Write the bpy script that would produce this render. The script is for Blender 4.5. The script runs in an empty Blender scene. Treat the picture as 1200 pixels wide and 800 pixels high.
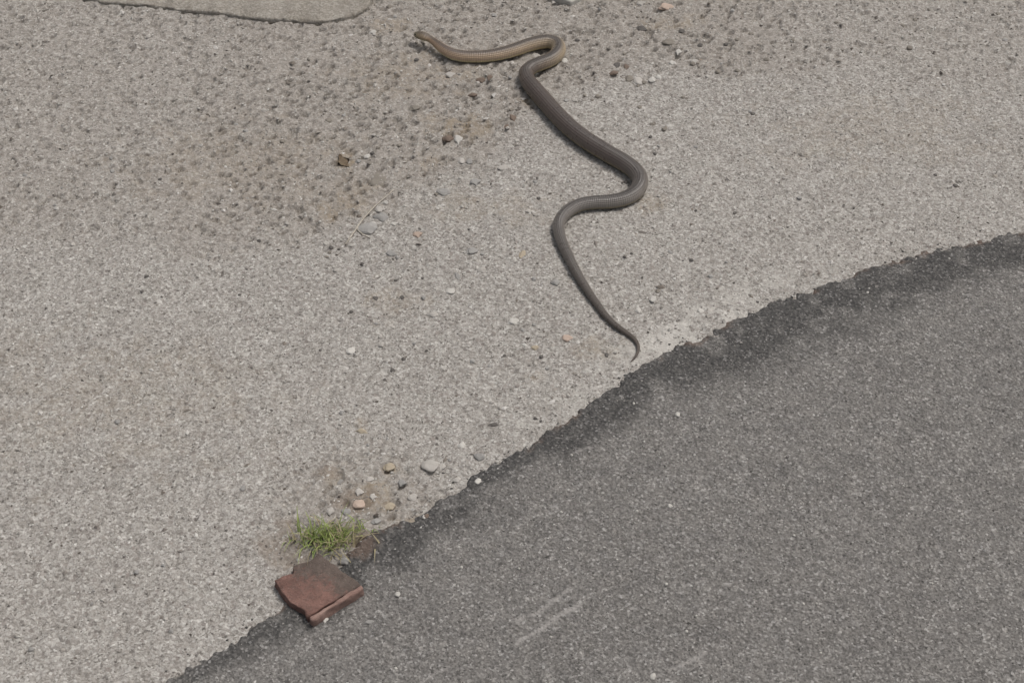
import bpy, bmesh, math, random
import numpy as np
from mathutils import Vector, Matrix, noise as mnoise

S = bpy.context.scene
COL = S.collection
random.seed(7)
R = math.radians

# ------------------------------------------------------------------ camera
DIST, PITCH, SPAN = 2.4, R(45), 1.5            # metres to the aimed point, down angle, frame width there
CAM = Vector((0, -DIST * math.cos(PITCH), DIST * math.sin(PITCH)))
cd = bpy.data.cameras.new('camera')
cam = bpy.data.objects.new('camera', cd); COL.objects.link(cam)
cam.location = CAM
cam.rotation_euler = (R(90) - PITCH, 0, 0)
cd.sensor_width = 36; cd.lens = 36 * DIST / SPAN
cd.clip_start = 0.05; cd.clip_end = 3000
S.camera = cam

# ------------------------------------------------------------------ world, sun, exposure
SUN_EL, SUN_AZ = R(66), R(66)                  # azimuth measured clockwise from +Y
w = bpy.data.worlds.new('World'); S.world = w; w.use_nodes = True
nt = w.node_tree
sky = nt.nodes.new('ShaderNodeTexSky'); sky.sky_type = 'NISHITA'; sky.sun_disc = False
sky.sun_elevation = SUN_EL; sky.sun_rotation = SUN_AZ
sky.air_density = 1.0; sky.dust_density = 6.0; sky.ozone_density = 0.6
bg = nt.nodes['Background']; bg.inputs['Strength'].default_value = 0.10
hs = nt.nodes.new('ShaderNodeHueSaturation'); hs.inputs['Saturation'].default_value = 0.35   # thin high cloud: paler sky
nt.links.new(sky.outputs[0], hs.inputs['Color']); nt.links.new(hs.outputs[0], bg.inputs[0])
sd = bpy.data.lights.new('sun', 'SUN'); sd.energy = 1.6; sd.angle = R(13); sd.color = (1.0, 0.94, 0.885)
sun = bpy.data.objects.new('sun', sd); COL.objects.link(sun)
to_sun = Vector((math.sin(SUN_AZ) * math.cos(SUN_EL), math.cos(SUN_AZ) * math.cos(SUN_EL), math.sin(SUN_EL)))
sun.rotation_euler = to_sun.to_track_quat('Z', 'Y').to_euler()
S.view_settings.view_transform = 'Standard'; S.view_settings.look = 'None'
S.view_settings.exposure = -0.10; S.view_settings.gamma = 1.0
S.cycles.filter_width = 1.5

# ------------------------------------------------------------------ photograph pixel -> ground
_f = np.array([0, math.cos(PITCH), -math.sin(PITCH)]); _u = np.array([0, math.sin(PITCH), math.cos(PITCH)])
_c = np.array(CAM)
def px(u, v, z=0.0):
    d = np.array([1.0, 0, 0]) * ((u - 600) / 1200 * SPAN / DIST) + _u * (-(v - 400) / 1200 * SPAN / DIST) + _f
    t = (z - _c[2]) / d[2]
    return _c + d * t
def mpp(u, v):                                  # metres per photograph pixel there
    p = px(u, v)
    return float(np.dot(p - _c, _f)) * SPAN / DIST / 1200

# ------------------------------------------------------------------ numpy noise
def _h(ix, iy, s):
    n = (ix.astype(np.int64) * 374761393 + iy.astype(np.int64) * 668265263 + s * 2147483647) & 0xffffffff
    n = ((n ^ (n >> 13)) * 1274126177) & 0xffffffff
    n = ((n ^ (n >> 16)) * 2246822519) & 0xffffffff
    return ((n ^ (n >> 15)) & 0xffffff) / float(0xffffff)
def vn(x, y, cell, s=0):
    x = x / cell; y = y / cell
    ix = np.floor(x); iy = np.floor(y); fx = x - ix; fy = y - iy
    fx = fx * fx * fx * (fx * (fx * 6 - 15) + 10); fy = fy * fy * fy * (fy * (fy * 6 - 15) + 10)
    a = _h(ix, iy, s); b = _h(ix + 1, iy, s); c = _h(ix, iy + 1, s); d = _h(ix + 1, iy + 1, s)
    return (a * (1 - fx) + b * fx) * (1 - fy) + (c * (1 - fx) + d * fx) * fy - 0.5
def fbm(x, y, cell, s=0, n=3):
    r = 0; a = 1.0
    for k in range(n):
        r = r + a * vn(x + 3.1 * k, y - 1.7 * k, cell, s + 11 * k); a *= 0.5; cell *= 0.5
    return r
def worley(x, y, cell, s=0):                    # distance to nearest point (in cells) and its random number
    gx = np.floor(x / cell); gy = np.floor(y / cell)
    best = np.full(np.shape(x), 9.0); rid = np.zeros(np.shape(x))
    for i in (-1, 0, 1):
        for j in (-1, 0, 1):
            cx = gx + i; cy = gy + j
            jx = (cx + 0.1 + 0.8 * _h(cx, cy, s)) * cell; jy = (cy + 0.1 + 0.8 * _h(cx, cy, s + 5)) * cell
            d = np.hypot(x - jx, y - jy) / cell
            m = d < best
            best = np.where(m, d, best); rid = np.where(m, _h(cx, cy, s + 9), rid)
    return best, rid
def sst(a, b, x):
    t = np.clip((x - a) / (b - a), 0, 1); return t * t * (3 - 2 * t)

# ------------------------------------------------------------------ where the asphalt ends
EDGE_PX = [(60, 868), (150, 822), (240, 768), (320, 716), (392, 660), (436, 626), (490, 601), (520, 580), (560, 554), (600, 533), (625, 513),
           (662, 492), (700, 463), (722, 446), (745, 431), (770, 414), (790, 404), (825, 391), (870, 368), (930, 343), (1010, 315), (1100, 290), (1210, 268)]
_e = np.array([px(u, v)[:2] for u, v in EDGE_PX])
_e = np.vstack([[-400, _e[0, 1] - 60], [_e[0, 0] - 0.6, _e[0, 1] - 0.35], _e, [_e[-1, 0] + 0.6, _e[-1, 1] + 0.10], [400, _e[-1, 1] + 30]])
def edge_d(x, y):                               # > 0 on the asphalt, metres
    ye = np.interp(x, _e[:, 0], _e[:, 1])
    d = (ye - y) * 0.8
    n = 0.012 * fbm(x, y, 0.045, 71, 2) + 0.010 * vn(x, y, 0.013, 75) + 0.008 * vn(x, y, 0.006, 76)
    return d + n * np.exp(-np.abs(x) / 4)

def rough_mask(x, y):                           # washed-out coarse concrete, upper left and top
    lx = [-400, px(375, 300)[0], px(470, 262)[0], px(560, 205)[0], px(640, 122)[0], px(740, 112)[0], px(830, 100)[0], 400]
    ly = [px(375, 300)[1], px(375, 300)[1], px(470, 262)[1], px(560, 205)[1], px(640, 122)[1], px(740, 112)[1], px(830, 100)[1], px(830, 100)[1]]
    d = y - np.interp(x, lx, ly) + 0.10 * fbm(x, y, 0.12, 31, 3)
    a = sst(-0.03, 0.10, d)
    k1, k2 = px(420, 600)[:2]
    a = np.maximum(a, 0.9 * sst(0.16, 0.04, np.hypot(x - k1, y - k2)))    # broken ground by the grass
    return a * (0.6 + 0.4 * sst(-0.62, -0.36, x)) * (0.45 + 0.55 * sst(0.62, 0.36, x))

def h_low(x, y):
    f = np.exp(-np.hypot(x, y) / 6)
    return f * (0.006 * fbm(x, y, 0.30, 3, 2) + 0.0018 * vn(x, y, 0.06, 8))
def h_concrete(x, y):
    f = np.where((np.abs(x) < 1.3) & (y > -0.9) & (y < 1.25), 1.0, 0.0)
    Rm = rough_mask(x, y)
    z = h_low(x, y)
    d1, r1 = worley(x * 0.85, y, 0.0085, 21)
    z = z + f * (0.0010 + 0.0006 * Rm) * np.where(r1 > 0.45, np.clip(1 - (d1 / 0.62) ** 2, 0, 1), 0) * (0.4 + r1)
    d2, r2 = worley((0.80 * x + 0.60 * y) * 0.65 + 0.004 * vn(x, y, 0.012, 2), -0.60 * x + 0.80 * y, 0.016, 22)
    z = z + f * Rm * 0.0026 * np.where(r2 > 0.55, np.sqrt(np.clip(1 - (d2 / 0.5) ** 2, 0, 1)), 0) * r2
    xr = 0.80 * x + 0.60 * y; yr = -0.60 * x + 0.80 * y
    d3, r3 = worley(xr * 0.55 + 0.004 * vn(x, y, 0.012, 6), yr + 0.004 * vn(x, y, 0.012, 7), 0.0115, 23)          # pits where grains fell out
    z = z - f * (0.18 + Rm) * 0.0072 * np.where(r3 > 0.60, sst(0.42, 0.22, d3), 0)
    z = z + f * Rm * 0.0028 * fbm(x, y, 0.028, 41, 3)
    z = z + f * 0.0012 * fbm(x, y, 0.010, 44, 2)
    return z
def h_asphalt(x, y):
    f = np.where((np.abs(x) < 1.3) & (y > -0.9) & (y < 1.25), 1.0, 0.0)
    d = edge_d(x, y)
    lift = -0.012 + 0.0148 * sst(-0.008, 0.009, d) - 0.0025 * sst(0.0, 0.12, d)
    d1, r1 = worley(x, y, 0.0065, 51)
    z = h_low(x, y) + lift + f * 0.0013 * np.clip(1 - (d1 / 0.65) ** 2, 0, 1) * r1
    z = z + f * 0.0011 * fbm(x, y, 0.014, 55, 2)
    return z
def ground_z(x, y):
    x = np.asarray([float(x)]); y = np.asarray([float(y)])
    return float(max(h_concrete(x, y)[0], h_asphalt(x, y)[0]))

# ------------------------------------------------------------------ material helper
class Mat:
    def __init__(s, name, rough=0.9, spec=0.3):
        s.m = bpy.data.materials.new(name); s.m.use_nodes = True
        s.t = s.m.node_tree; s.b = s.t.nodes['Principled BSDF']
        s.b.inputs['Roughness'].default_value = rough
        s.b.inputs['Specular IOR Level'].default_value = spec
        s.co = s.n('ShaderNodeTexCoord').outputs['Object']
    def n(s, typ, **kw):
        nd = s.t.nodes.new(typ)
        for k, v in kw.items(): setattr(nd, k, v)
        return nd
    def put(s, sock, v):
        if hasattr(v, 'is_output') or isinstance(v, bpy.types.NodeSocket): s.t.links.new(v, sock)
        else: sock.default_value = (*v, 1) if isinstance(v, tuple) and len(v) == 3 else v
    def noise(s, scale, detail=3, rough=0.6, out='Fac', vec=None):
        nd = s.n('ShaderNodeTexNoise'); s.put(nd.inputs['Vector'], vec or s.co)
        nd.inputs['Scale'].default_value = scale; nd.inputs['Detail'].default_value = detail; nd.inputs['Roughness'].default_value = rough
        return nd.outputs[out]
    def vor(s, scale, out='Color', feature='F1', vec=None):
        nd = s.n('ShaderNodeTexVoronoi', feature=feature); s.put(nd.inputs['Vector'], vec or s.co)
        nd.inputs['Scale'].default_value = scale
        return nd.outputs[out]
    def ramp(s, fac, stops, interp='LINEAR'):
        nd = s.n('ShaderNodeValToRGB'); s.put(nd.inputs[0], fac); cr = nd.color_ramp; cr.interpolation = interp
        while len(cr.elements) < len(stops): cr.elements.new(0.5)
        for e, (p, c) in zip(cr.elements, stops):
            e.position = p; e.color = (*c, 1) if isinstance(c, tuple) else (c, c, c, 1)
        return nd.outputs[0]
    def mix(s, fac, a, b, mode='MIX'):
        nd = s.n('ShaderNodeMix', data_type='RGBA', blend_type=mode)
        s.put(nd.inputs[0], fac); s.put(nd.inputs[6], a); s.put(nd.inputs[7], b)
        return nd.outputs[2]
    def math(s, op, a, b=0.0):
        nd = s.n('ShaderNodeMath', operation=op); s.put(nd.inputs[0], a); s.put(nd.inputs[1], b)
        return nd.outputs[0]
    def attr(s, name, out='Fac'):
        return s.n('ShaderNodeAttribute', attribute_name=name).outputs[out]
    def bump(s, h, dist, strength=1.0):
        nd = s.n('ShaderNodeBump'); s.put(nd.inputs['Height'], h); nd.inputs['Distance'].default_value = dist; nd.inputs['Strength'].default_value = strength
        if s.b.inputs['Normal'].is_linked: s.t.links.new(s.b.inputs['Normal'].links[0].from_socket, nd.inputs['Normal'])
        s.t.links.new(nd.outputs[0], s.b.inputs['Normal'])
    def color(s, c): s.put(s.b.inputs['Base Color'], c); return s.m

def sep_x(M, sock):
    nd = M.n('ShaderNodeSeparateColor'); M.put(nd.inputs[0], sock); return nd.outputs[0]

# concrete: cement paste, sand, exposed aggregate with pit shade in its dark tones, stains
M = Mat('worn_concrete', 0.92, 0.25)
base = M.mix(M.ramp(M.noise(7, 5), [(0.35, 0.0), (0.65, 1.0)]), (0.345, 0.322, 0.300), (0.400, 0.378, 0.354))
base = M.mix(M.ramp(M.noise(16, 3), [(0.45, 0.0), (0.7, 1.0)]), base, (0.350, 0.318, 0.296))
base = M.mix(M.ramp(M.noise(23, 3), [(0.55, 0.0), (0.75, 0.7)]), base, (0.325, 0.325, 0.286))
sand = M.ramp(sep_x(M, M.vor(300)), [(0.0, (0.10, 0.092, 0.083)), (0.16, (0.24, 0.224, 0.20)), (0.55, (0.345, 0.328, 0.30)), (0.86, (0.47, 0.455, 0.425)), (1.0, (0.70, 0.69, 0.65))])
base = M.mix(0.72, base, sand)
base = M.mix(0.3, base, M.ramp(sep_x(M, M.vor(520)), [(0.0, (0.10, 0.09, 0.08)), (0.5, (0.34, 0.32, 0.295)), (1.0, (0.62, 0.60, 0.57))]))
agg_m = M.math('MULTIPLY', M.ramp(M.vor(120, 'Distance'), [(0.34, 1.0), (0.42, 0.0)]), M.ramp(sep_x(M, M.vor(120)), [(0.60, 0.0), (0.62, 1.0)]))
agg_c = M.ramp(M.n('ShaderNodeSeparateColor').outputs[1], [(0, (0.2, 0.2, 0.2))])
nd = M.n('ShaderNodeSeparateColor'); M.put(nd.inputs[0], M.vor(120))
agg_c = M.ramp(nd.outputs[1], [(0.0, (0.15, 0.13, 0.12)), (0.3, (0.25, 0.22, 0.20)), (0.6, (0.36, 0.34, 0.31)), (1.0, (0.52, 0.50, 0.47))])
agg_shaded = M.ramp(nd.outputs[1], [(0.0, (0.085, 0.075, 0.067)), (0.4, (0.17, 0.152, 0.136)), (0.65, (0.29, 0.27, 0.245)), (1.0, (0.46, 0.44, 0.41))])  # washed zone: dark stops stand in for shade inside the pits
base = M.mix(M.math('MULTIPLY', agg_m, 0.65), base, M.mix(M.attr('washed'), agg_c, agg_shaded))
base = M.mix(1.0, base, M.ramp(M.noise(45, 4, 0.65), [(0.3, (0.86, 0.855, 0.845)), (0.7, (1.06, 1.06, 1.06))]), 'MULTIPLY')
base = M.mix(M.math('MULTIPLY', M.attr('washed'), 0.38), base, (0.265, 0.232, 0.198))
brk = M.ramp(M.noise(70, 5, 0.7), [(0.38, 0.15), (0.6, 1.0)])
base = M.mix(M.math('MULTIPLY', M.math('MULTIPLY', M.attr('stain'), brk), 0.8), base, (0.27, 0.215, 0.145))
base = M.mix(M.math('MULTIPLY', M.attr('lime'), 0.6), base, (0.56, 0.54, 0.50))
base = M.mix(M.math('MULTIPLY', M.attr('soil'), 0.8), base, (0.20, 0.155, 0.115))
M.bump(M.noise(420, 3, 0.7), 0.0012, 0.7)
M.bump(M.vor(260, 'Distance'), 0.0012, 0.6)
CONCRETE = M.color(base)

# asphalt: dusty chippings in bitumen, a fresher dark band along its edge
M = Mat('worn_asphalt', 0.88, 0.3)
dust = M.mix(M.ramp(M.noise(9, 5), [(0.35, 0.0), (0.65, 1.0)]), (0.175, 0.168, 0.158), (0.235, 0.227, 0.213))
chip = M.ramp(sep_x(M, M.vor(340)), [(0.0, (0.055, 0.052, 0.048)), (0.25, (0.13, 0.123, 0.115)), (0.65, (0.21, 0.202, 0.19)), (0.9, (0.34, 0.33, 0.31)), (1.0, (0.58, 0.57, 0.55))])
a = M.mix(0.68, dust, chip)
a = M.mix(0.35, a, M.ramp(sep_x(M, M.vor(600)), [(0.0, (0.07, 0.066, 0.062)), (0.5, (0.18, 0.172, 0.162)), (0.9, (0.28, 0.27, 0.255)), (1.0, (0.42, 0.41, 0.39))]))
dark = M.mix(0.55, (0.070, 0.068, 0.066), M.ramp(sep_x(M, M.vor(340)), [(0.0, (0.03, 0.03, 0.03)), (0.6, (0.10, 0.097, 0.092)), (0.9, (0.17, 0.163, 0.155)), (1.0, (0.36, 0.35, 0.34))]))
a = M.mix(1.0, a, M.ramp(M.noise(38, 4, 0.65), [(0.3, (0.84, 0.84, 0.85)), (0.7, (1.10, 1.09, 1.08))]), 'MULTIPLY')
a = M.mix(M.attr('fresh'), a, dark)
a = M.mix(M.math('MULTIPLY', M.attr('earth'), 0.8), a, (0.165, 0.115, 0.088))
a = M.mix(M.math('MULTIPLY', M.attr('scuff'), 0.75), a, (0.36, 0.345, 0.325))
M.bump(M.noise(480, 3, 0.7), 0.0012, 0.7)
M.bump(M.vor(220, 'Distance'), 0.0022, 0.9)
ASPHALT = M.color(a)

def stone_mat(name, c1, c2, rough=0.8):
    M = Mat(name, rough, 0.35)
    k = M.noise(2.2, 5, 0.65)
    c = M.mix(M.ramp(k, [(0.3, 0.0), (0.7, 1.0)]), c1, c2)
    c = M.mix(M.ramp(M.noise(9, 4), [(0.55, 0.0), (0.8, 0.55)]), c, tuple(0.55 * v for v in c1))
    rnd = M.n('ShaderNodeObjectInfo').outputs['Random']
    c = M.mix(1.0, c, M.ramp(rnd, [(0.0, 0.82), (1.0, 1.0)]), 'MULTIPLY')
    M.bump(M.noise(420, 3, vec=M.n('ShaderNodeNewGeometry').outputs['Position']), 0.0006, 0.6)
    return M.color(c)
SM = dict(white=stone_mat('white_stone', (0.50, 0.48, 0.44), (0.62, 0.60, 0.56)),
          pale=stone_mat('pale_stone', (0.42, 0.395, 0.36), (0.50, 0.475, 0.44)),
          grey=stone_mat('grey_stone', (0.30, 0.29, 0.275), (0.38, 0.37, 0.35)),
          olive=stone_mat('olive_grey_stone', (0.215, 0.195, 0.165), (0.27, 0.245, 0.21)),
          dark=stone_mat('dark_stone', (0.10, 0.092, 0.085), (0.15, 0.138, 0.127)),
          brown=stone_mat('brown_stone', (0.155, 0.115, 0.092), (0.21, 0.165, 0.13)),
          pink=stone_mat('pinkish_stone', (0.44, 0.335, 0.27), (0.53, 0.43, 0.36)),
          buff=stone_mat('buff_stone', (0.37, 0.315, 0.235), (0.45, 0.39, 0.30)))

# ------------------------------------------------------------------ object helpers
def mesh_np(name, verts, faces, mat, smooth=True):   # faces: (n,k) array, all with k corners
    me = bpy.data.meshes.new(name)
    nv, nf, k = len(verts), len(faces), faces.shape[1]
    me.vertices.add(nv); me.vertices.foreach_set('co', np.asarray(verts, np.float32).ravel())
    me.loops.add(nf * k); me.loops.foreach_set('vertex_index', faces.astype(np.int32).ravel())
    me.polygons.add(nf); me.polygons.foreach_set('loop_start', np.arange(0, nf * k, k, dtype=np.int32))
    me.update(calc_edges=True); me.validate()
    me.polygons.foreach_set('use_smooth', np.full(len(me.polygons), smooth, bool))
    if mat: me.materials.append(mat)
    return me
def fattr(me, name, vals):
    a = me.attributes.new(name, 'FLOAT', 'POINT'); a.data.foreach_set('value', np.asarray(vals, np.float32))
def obj(name, me, parent=None, label=None, cat=None, group=None, kind=None):
    o = bpy.data.objects.new(name, me); COL.objects.link(o)
    if parent: o.parent = parent
    if label: o['label'] = label
    if cat: o['category'] = cat
    if group: o['group'] = group
    if kind: o['kind'] = kind
    return o
def bm_mesh(name, bm, mat, smooth=True):
    me = bpy.data.meshes.new(name); bm.to_mesh(me); bm.free()
    for p in me.polygons: p.use_smooth = smooth
    me.materials.append(mat)
    return me

# ------------------------------------------------------------------ ground sheets (fine in view, stretching to the horizon)
def axis(lo, hi, step, far_lo, far_hi):
    mid = np.arange(lo, hi + step / 2, step)
    def out(far):
        r, s, a = [], step, 0.0
        while a < far: s *= 1.45; a += s; r.append(a)
        return np.array(r)
    return np.concatenate([lo - out(far_lo)[::-1], mid, hi + out(far_hi)])
def blob(x, y, u, v, ru, rv, s):
    p = px(u, v); k = mpp(u, v)
    d = np.hypot((x - p[0]) / (ru * k), (y - p[1]) / (rv * k * 1.5)) + 0.9 * fbm(x, y, 0.03, s, 3)
    return sst(1.0, 0.35, d)
def grid(xs, ys):
    X, Y = np.meshgrid(xs, ys); nx = len(xs)
    i, j = np.meshgrid(np.arange(nx - 1), np.arange(len(ys) - 1))
    a = (j * nx + i).ravel()
    return X.ravel(), Y.ravel(), np.stack([a, a + 1, a + nx + 1, a + nx], 1)

xs = axis(-1.0, 1.0, 0.0025, 500, 500); ys = axis(-0.66, 1.0, 0.0025, 500, 500)
X, Y, F = grid(xs, ys)
Z = h_concrete(X, Y)
ed = edge_d(X, Y)
keep = (ed[F] < 0.05).any(1) | (np.abs(X[F]) > 1.0).any(1) | (Y[F] < -0.66).any(1)   # nothing to refine deep under the asphalt
Z = np.where(ed > 0.04, h_low(X, Y) - 0.012, Z)
used = np.zeros(len(X), bool); used[F[keep].ravel()] = True
remap = np.cumsum(used) - 1
me = mesh_np('concrete_ground', np.stack([X, Y, Z], 1)[used], remap[F[keep]], CONCRETE)
Xu, Yu, edu = X[used], Y[used], ed[used]
st = np.zeros(len(Xu))
for (u, v, ru, rv, q) in [(535, 150, 40, 22, .8), (402, 190, 16, 16, 1.0), (420, 232, 38, 26, .6), (500, 185, 30, 18, .5), (385, 245, 14, 30, .7), (395, 8, 60, 18, .7), (450, 30, 40, 12, .5),
                          (424, 500, 12, 18, .8), (456, 548, 16, 12, .9), (440, 585, 40, 22, .7), (390, 560, 20, 24, .6), (620, 118, 26, 14, .6), (780, 25, 40, 18, .5), (762, 235, 26, 14, .45),
                          (455, 350, 40, 30, .35), (700, 405, 36, 14, .45), (730, 398, 20, 10, .4), (627, 440, 20, 12, .4), (486, 610, 20, 12, .8), (290, 190, 160, 60, .3), (120, 470, 220, 90, .25),
                          (1010, 150, 180, 60, .25), (480, 90, 90, 40, .4), (560, 240, 90, 30, .35)]:
    st = np.maximum(st, q * blob(Xu, Yu, u, v, ru, rv, int(u)))
fattr(me, 'stain', st)
fattr(me, 'washed', rough_mask(Xu, Yu))
fattr(me, 'lime', sst(-0.08, -0.02, edu) * sst(-0.05, 0.2, Xu + 0.25 * fbm(Xu, Yu, 0.05, 5, 3)) * sst(0.55, 0.3, Xu) * np.clip(0.5 + 2.2 * fbm(Xu, Yu, 0.025, 15, 3), 0, 1))
fattr(me, 'soil', np.maximum.reduce([0.8 * blob(Xu, Yu, 396, 632, 34, 20, 91), 0.7 * blob(Xu, Yu, 420, 588, 26, 12, 92), 0.6 * blob(Xu, Yu, 388, 552, 16, 16, 93), 0.5 * blob(Xu, Yu, 340, 640, 40, 30, 94)]))
obj('ground', me, kind='structure', label='rough pale grey concrete yard with washed out gravel')

X, Y, F = grid(xs, ys)
ed = edge_d(X, Y)
keep = (ed[F] > -0.03).any(1)
used = np.zeros(len(X), bool); used[F[keep].ravel()] = True
remap = np.cumsum(used) - 1
Xu, Yu, edu = X[used], Y[used], ed[used]
me = mesh_np('asphalt_road', np.stack([Xu, Yu, h_asphalt(Xu, Yu)], 1), remap[F[keep]], ASPHALT)
wid = 0.060 + 0.035 * sst(0.0, 0.3, Xu) + 0.05 * fbm(Xu, Yu, 0.12, 61, 3)
fattr(me, 'fresh', (0.35 + 0.65 * sst(-0.5, -0.1, fbm(Xu, Yu, 0.03, 63, 2))) * sst(1.25, 0.55, edu / np.maximum(wid, 0.02)) * (0.55 + 0.45 * sst(-0.55, -0.2, Xu)))
fattr(me, 'earth', np.maximum(0.8 * sst(0.016, 0.004, edu) * sst(0.0, 0.4, fbm(Xu, Yu, 0.04, 64, 3)), 0.7 * blob(Xu, Yu, 420, 640, 34, 16, 95)))
sc = np.zeros(len(Xu))
for (pts, wd, q) in [([(600, 728), (628, 718), (648, 704), (668, 690)], 2.2, .8), ([(606, 752), (636, 735), (656, 720), (678, 708)], 2.2, .95), ([(785, 785), (808, 774), (826, 764)], 2.4, .8),
                     ([(492, 800), (512, 787), (535, 776)], 1.6, .6), ([(676, 530), (690, 525)], 2, .7), ([(800, 688), (826, 680)], 1.8, .5)]:
    P = [px(u, v)[:2] for u, v in pts]
    for A, B in zip(P[:-1], P[1:]):
        ab = B - A; t = np.clip(((Xu - A[0]) * ab[0] + (Yu - A[1]) * ab[1]) / (ab @ ab), 0, 1)
        d = np.hypot(Xu - A[0] - t * ab[0], Yu - A[1] - t * ab[1]) / (wd * mpp(*pts[0]))
        sc = np.maximum(sc, q * sst(1.6, 0.3, d + 1.5 * fbm(Xu, Yu, 0.01, 66, 2)))
fattr(me, 'scuff', sc)
obj('road', me, kind='structure', label='grey worn asphalt with a darker ragged edge')

# ------------------------------------------------------------------ loose grit: uncountable, one object per surface
def grit_mat(name, stops):
    M = Mat(name, 0.85, 0.3)
    return M.color(M.ramp(M.attr('tone'), stops))
OCT_V = np.array([[1, 0, 0], [-1, 0, 0], [0, 1, 0], [0, -1, 0], [0, 0, 1], [0, 0, -1]], float)
OCT_F = np.array([[0, 2, 4], [2, 1, 4], [1, 3, 4], [3, 0, 4], [2, 0, 5], [1, 2, 5], [3, 1, 5], [0, 3, 5]])
def grit(name, x, y, zf, size, mat, rng, label):
    n = len(x)
    z = zf(x, y) + size * 0.12
    V = OCT_V[None] * (0.7 + 0.6 * rng.random((n, 6, 1)))
    V = V + 0.18 * rng.standard_normal((n, 6, 3))
    V = V * np.stack([size * (0.8 + 0.6 * rng.random(n)), size * (0.6 + 0.4 * rng.random(n)), size * (0.35 + 0.3 * rng.random(n))], 1)[:, None, :]
    a = 0.45 + 0.8 * rng.standard_normal(n); ca, sa = np.cos(a)[:, None], np.sin(a)[:, None]
    W = V.copy(); W[..., 0] = ca * V[..., 0] - sa * V[..., 1]; W[..., 1] = sa * V[..., 0] + ca * V[..., 1]
    W = W + np.stack([x, y, z], 1)[:, None, :]
    F = (OCT_F[None] + (np.arange(n) * 6)[:, None, None]).reshape(-1, 3)
    me = mesh_np(name, W.reshape(-1, 3), F, mat, smooth=False)
    fattr(me, 'tone', np.repeat(rng.random(n), 6))
    return obj(name, me, kind='stuff', label=label)
rng = np.random.default_rng(4)
n = 62000
x = rng.uniform(-1.0, 1.0, n); y = -0.66 + 1.66 * rng.random(n)
ed = edge_d(x, y); rm = rough_mask(x, y)
ok = (ed < 0.004) & (vn(x, y, 0.07, 81) + 0.5 * vn(x, y, 0.02, 82) > -0.42 + 0.1 * rm) & (np.abs(x) < 0.66 + 0.32 * (y + 0.6) / 1.6)
x, y = x[ok], y[ok]
size = 0.0010 + 0.0013 * rng.random(len(x)) ** 2 + np.where(rng.random(len(x)) < 0.04, 0.0012, 0)
grit('loose_grit', x, y, h_concrete, size, grit_mat('grit', [(0.0, (0.12, 0.11, 0.10)), (0.2, (0.235, 0.218, 0.195)), (0.6, (0.35, 0.332, 0.302)), (0.85, (0.46, 0.445, 0.41)), (1.0, (0.66, 0.645, 0.61))]), rng, 'fine grey and whitish grit strewn over the concrete')
n = 34000
x = rng.uniform(-1.0, 1.0, n); y = -0.66 + 1.05 * rng.random(n)
ed = edge_d(x, y)
ok = (ed > 0.006) & (np.abs(x) < 0.66 + 0.32 * (y + 0.6) / 1.6)
x, y = x[ok], y[ok]
size = 0.0009 + 0.0010 * rng.random(len(x)) ** 2 + np.where(rng.random(len(x)) < 0.02, 0.0010, 0)
grit('asphalt_grit', x, y, h_asphalt, size, grit_mat('chippings', [(0.0, (0.07, 0.067, 0.063)), (0.4, (0.135, 0.128, 0.12)), (0.8, (0.21, 0.20, 0.188)), (0.96, (0.30, 0.285, 0.265)), (1.0, (0.55, 0.54, 0.51))]), rng, 'fine grey chippings bedded in the asphalt')

n = 60000
x = rng.uniform(-0.9, 0.95, n); y = -0.66 + 1.05 * rng.random(n)
ed = edge_d(x, y)
ok = (ed < 0.006) & (ed > -0.05) & (rng.random(n) < 0.30 * np.exp(ed / 0.010)) & (vn(x, y, 0.05, 85) > -0.15)
x, y = x[ok], y[ok]
size = 0.0012 + 0.0020 * rng.random(len(x)) ** 2
grit('asphalt_crumbs', x, y, lambda a, b: np.maximum(h_concrete(a, b), h_asphalt(a, b)), size, grit_mat('crumbs', [(0.0, (0.05, 0.048, 0.045)), (0.5, (0.10, 0.094, 0.088)), (0.8, (0.18, 0.165, 0.15)), (1.0, (0.42, 0.40, 0.37))]), rng, 'dark crumbs broken off along the asphalt edge')
n = 3600
x = rng.uniform(-1.0, 1.0, n); y = -0.66 + 1.66 * rng.random(n)
ok = (edge_d(x, y) < -0.012) & (vn(x, y, 0.09, 87) + 0.6 * vn(x, y, 0.03, 88) > -0.05) & (np.abs(x) < 0.66 + 0.32 * (y + 0.6) / 1.6)
x, y = x[ok], y[ok]
size = 0.0022 + 0.0030 * rng.random(len(x)) ** 2.5
grit('bedded_stones', x, y, lambda a, b: h_concrete(a, b) - 0.0005, size, grit_mat('bedded', [(0.0, (0.20, 0.18, 0.16)), (0.3, (0.32, 0.295, 0.265)), (0.7, (0.43, 0.41, 0.38)), (1.0, (0.58, 0.56, 0.53))]), rng, 'mixed pale aggregate showing in the worn concrete')
n = 16000
x = rng.uniform(-1.0, 1.0, n); y = -0.66 + 1.66 * rng.random(n)
ok = (edge_d(x, y) < -0.01) & (rng.random(n) < 0.13 + 0.50 * rough_mask(x, y) * sst(-0.35, 0.15, vn(x, y, 0.05, 93))) & (np.abs(x) < 0.66 + 0.32 * (y + 0.6) / 1.6)
x, y = x[ok], y[ok]
size = 0.0013 + 0.0018 * rng.random(len(x)) ** 2 + 0.0030 * rng.random(len(x)) ** 14
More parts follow.
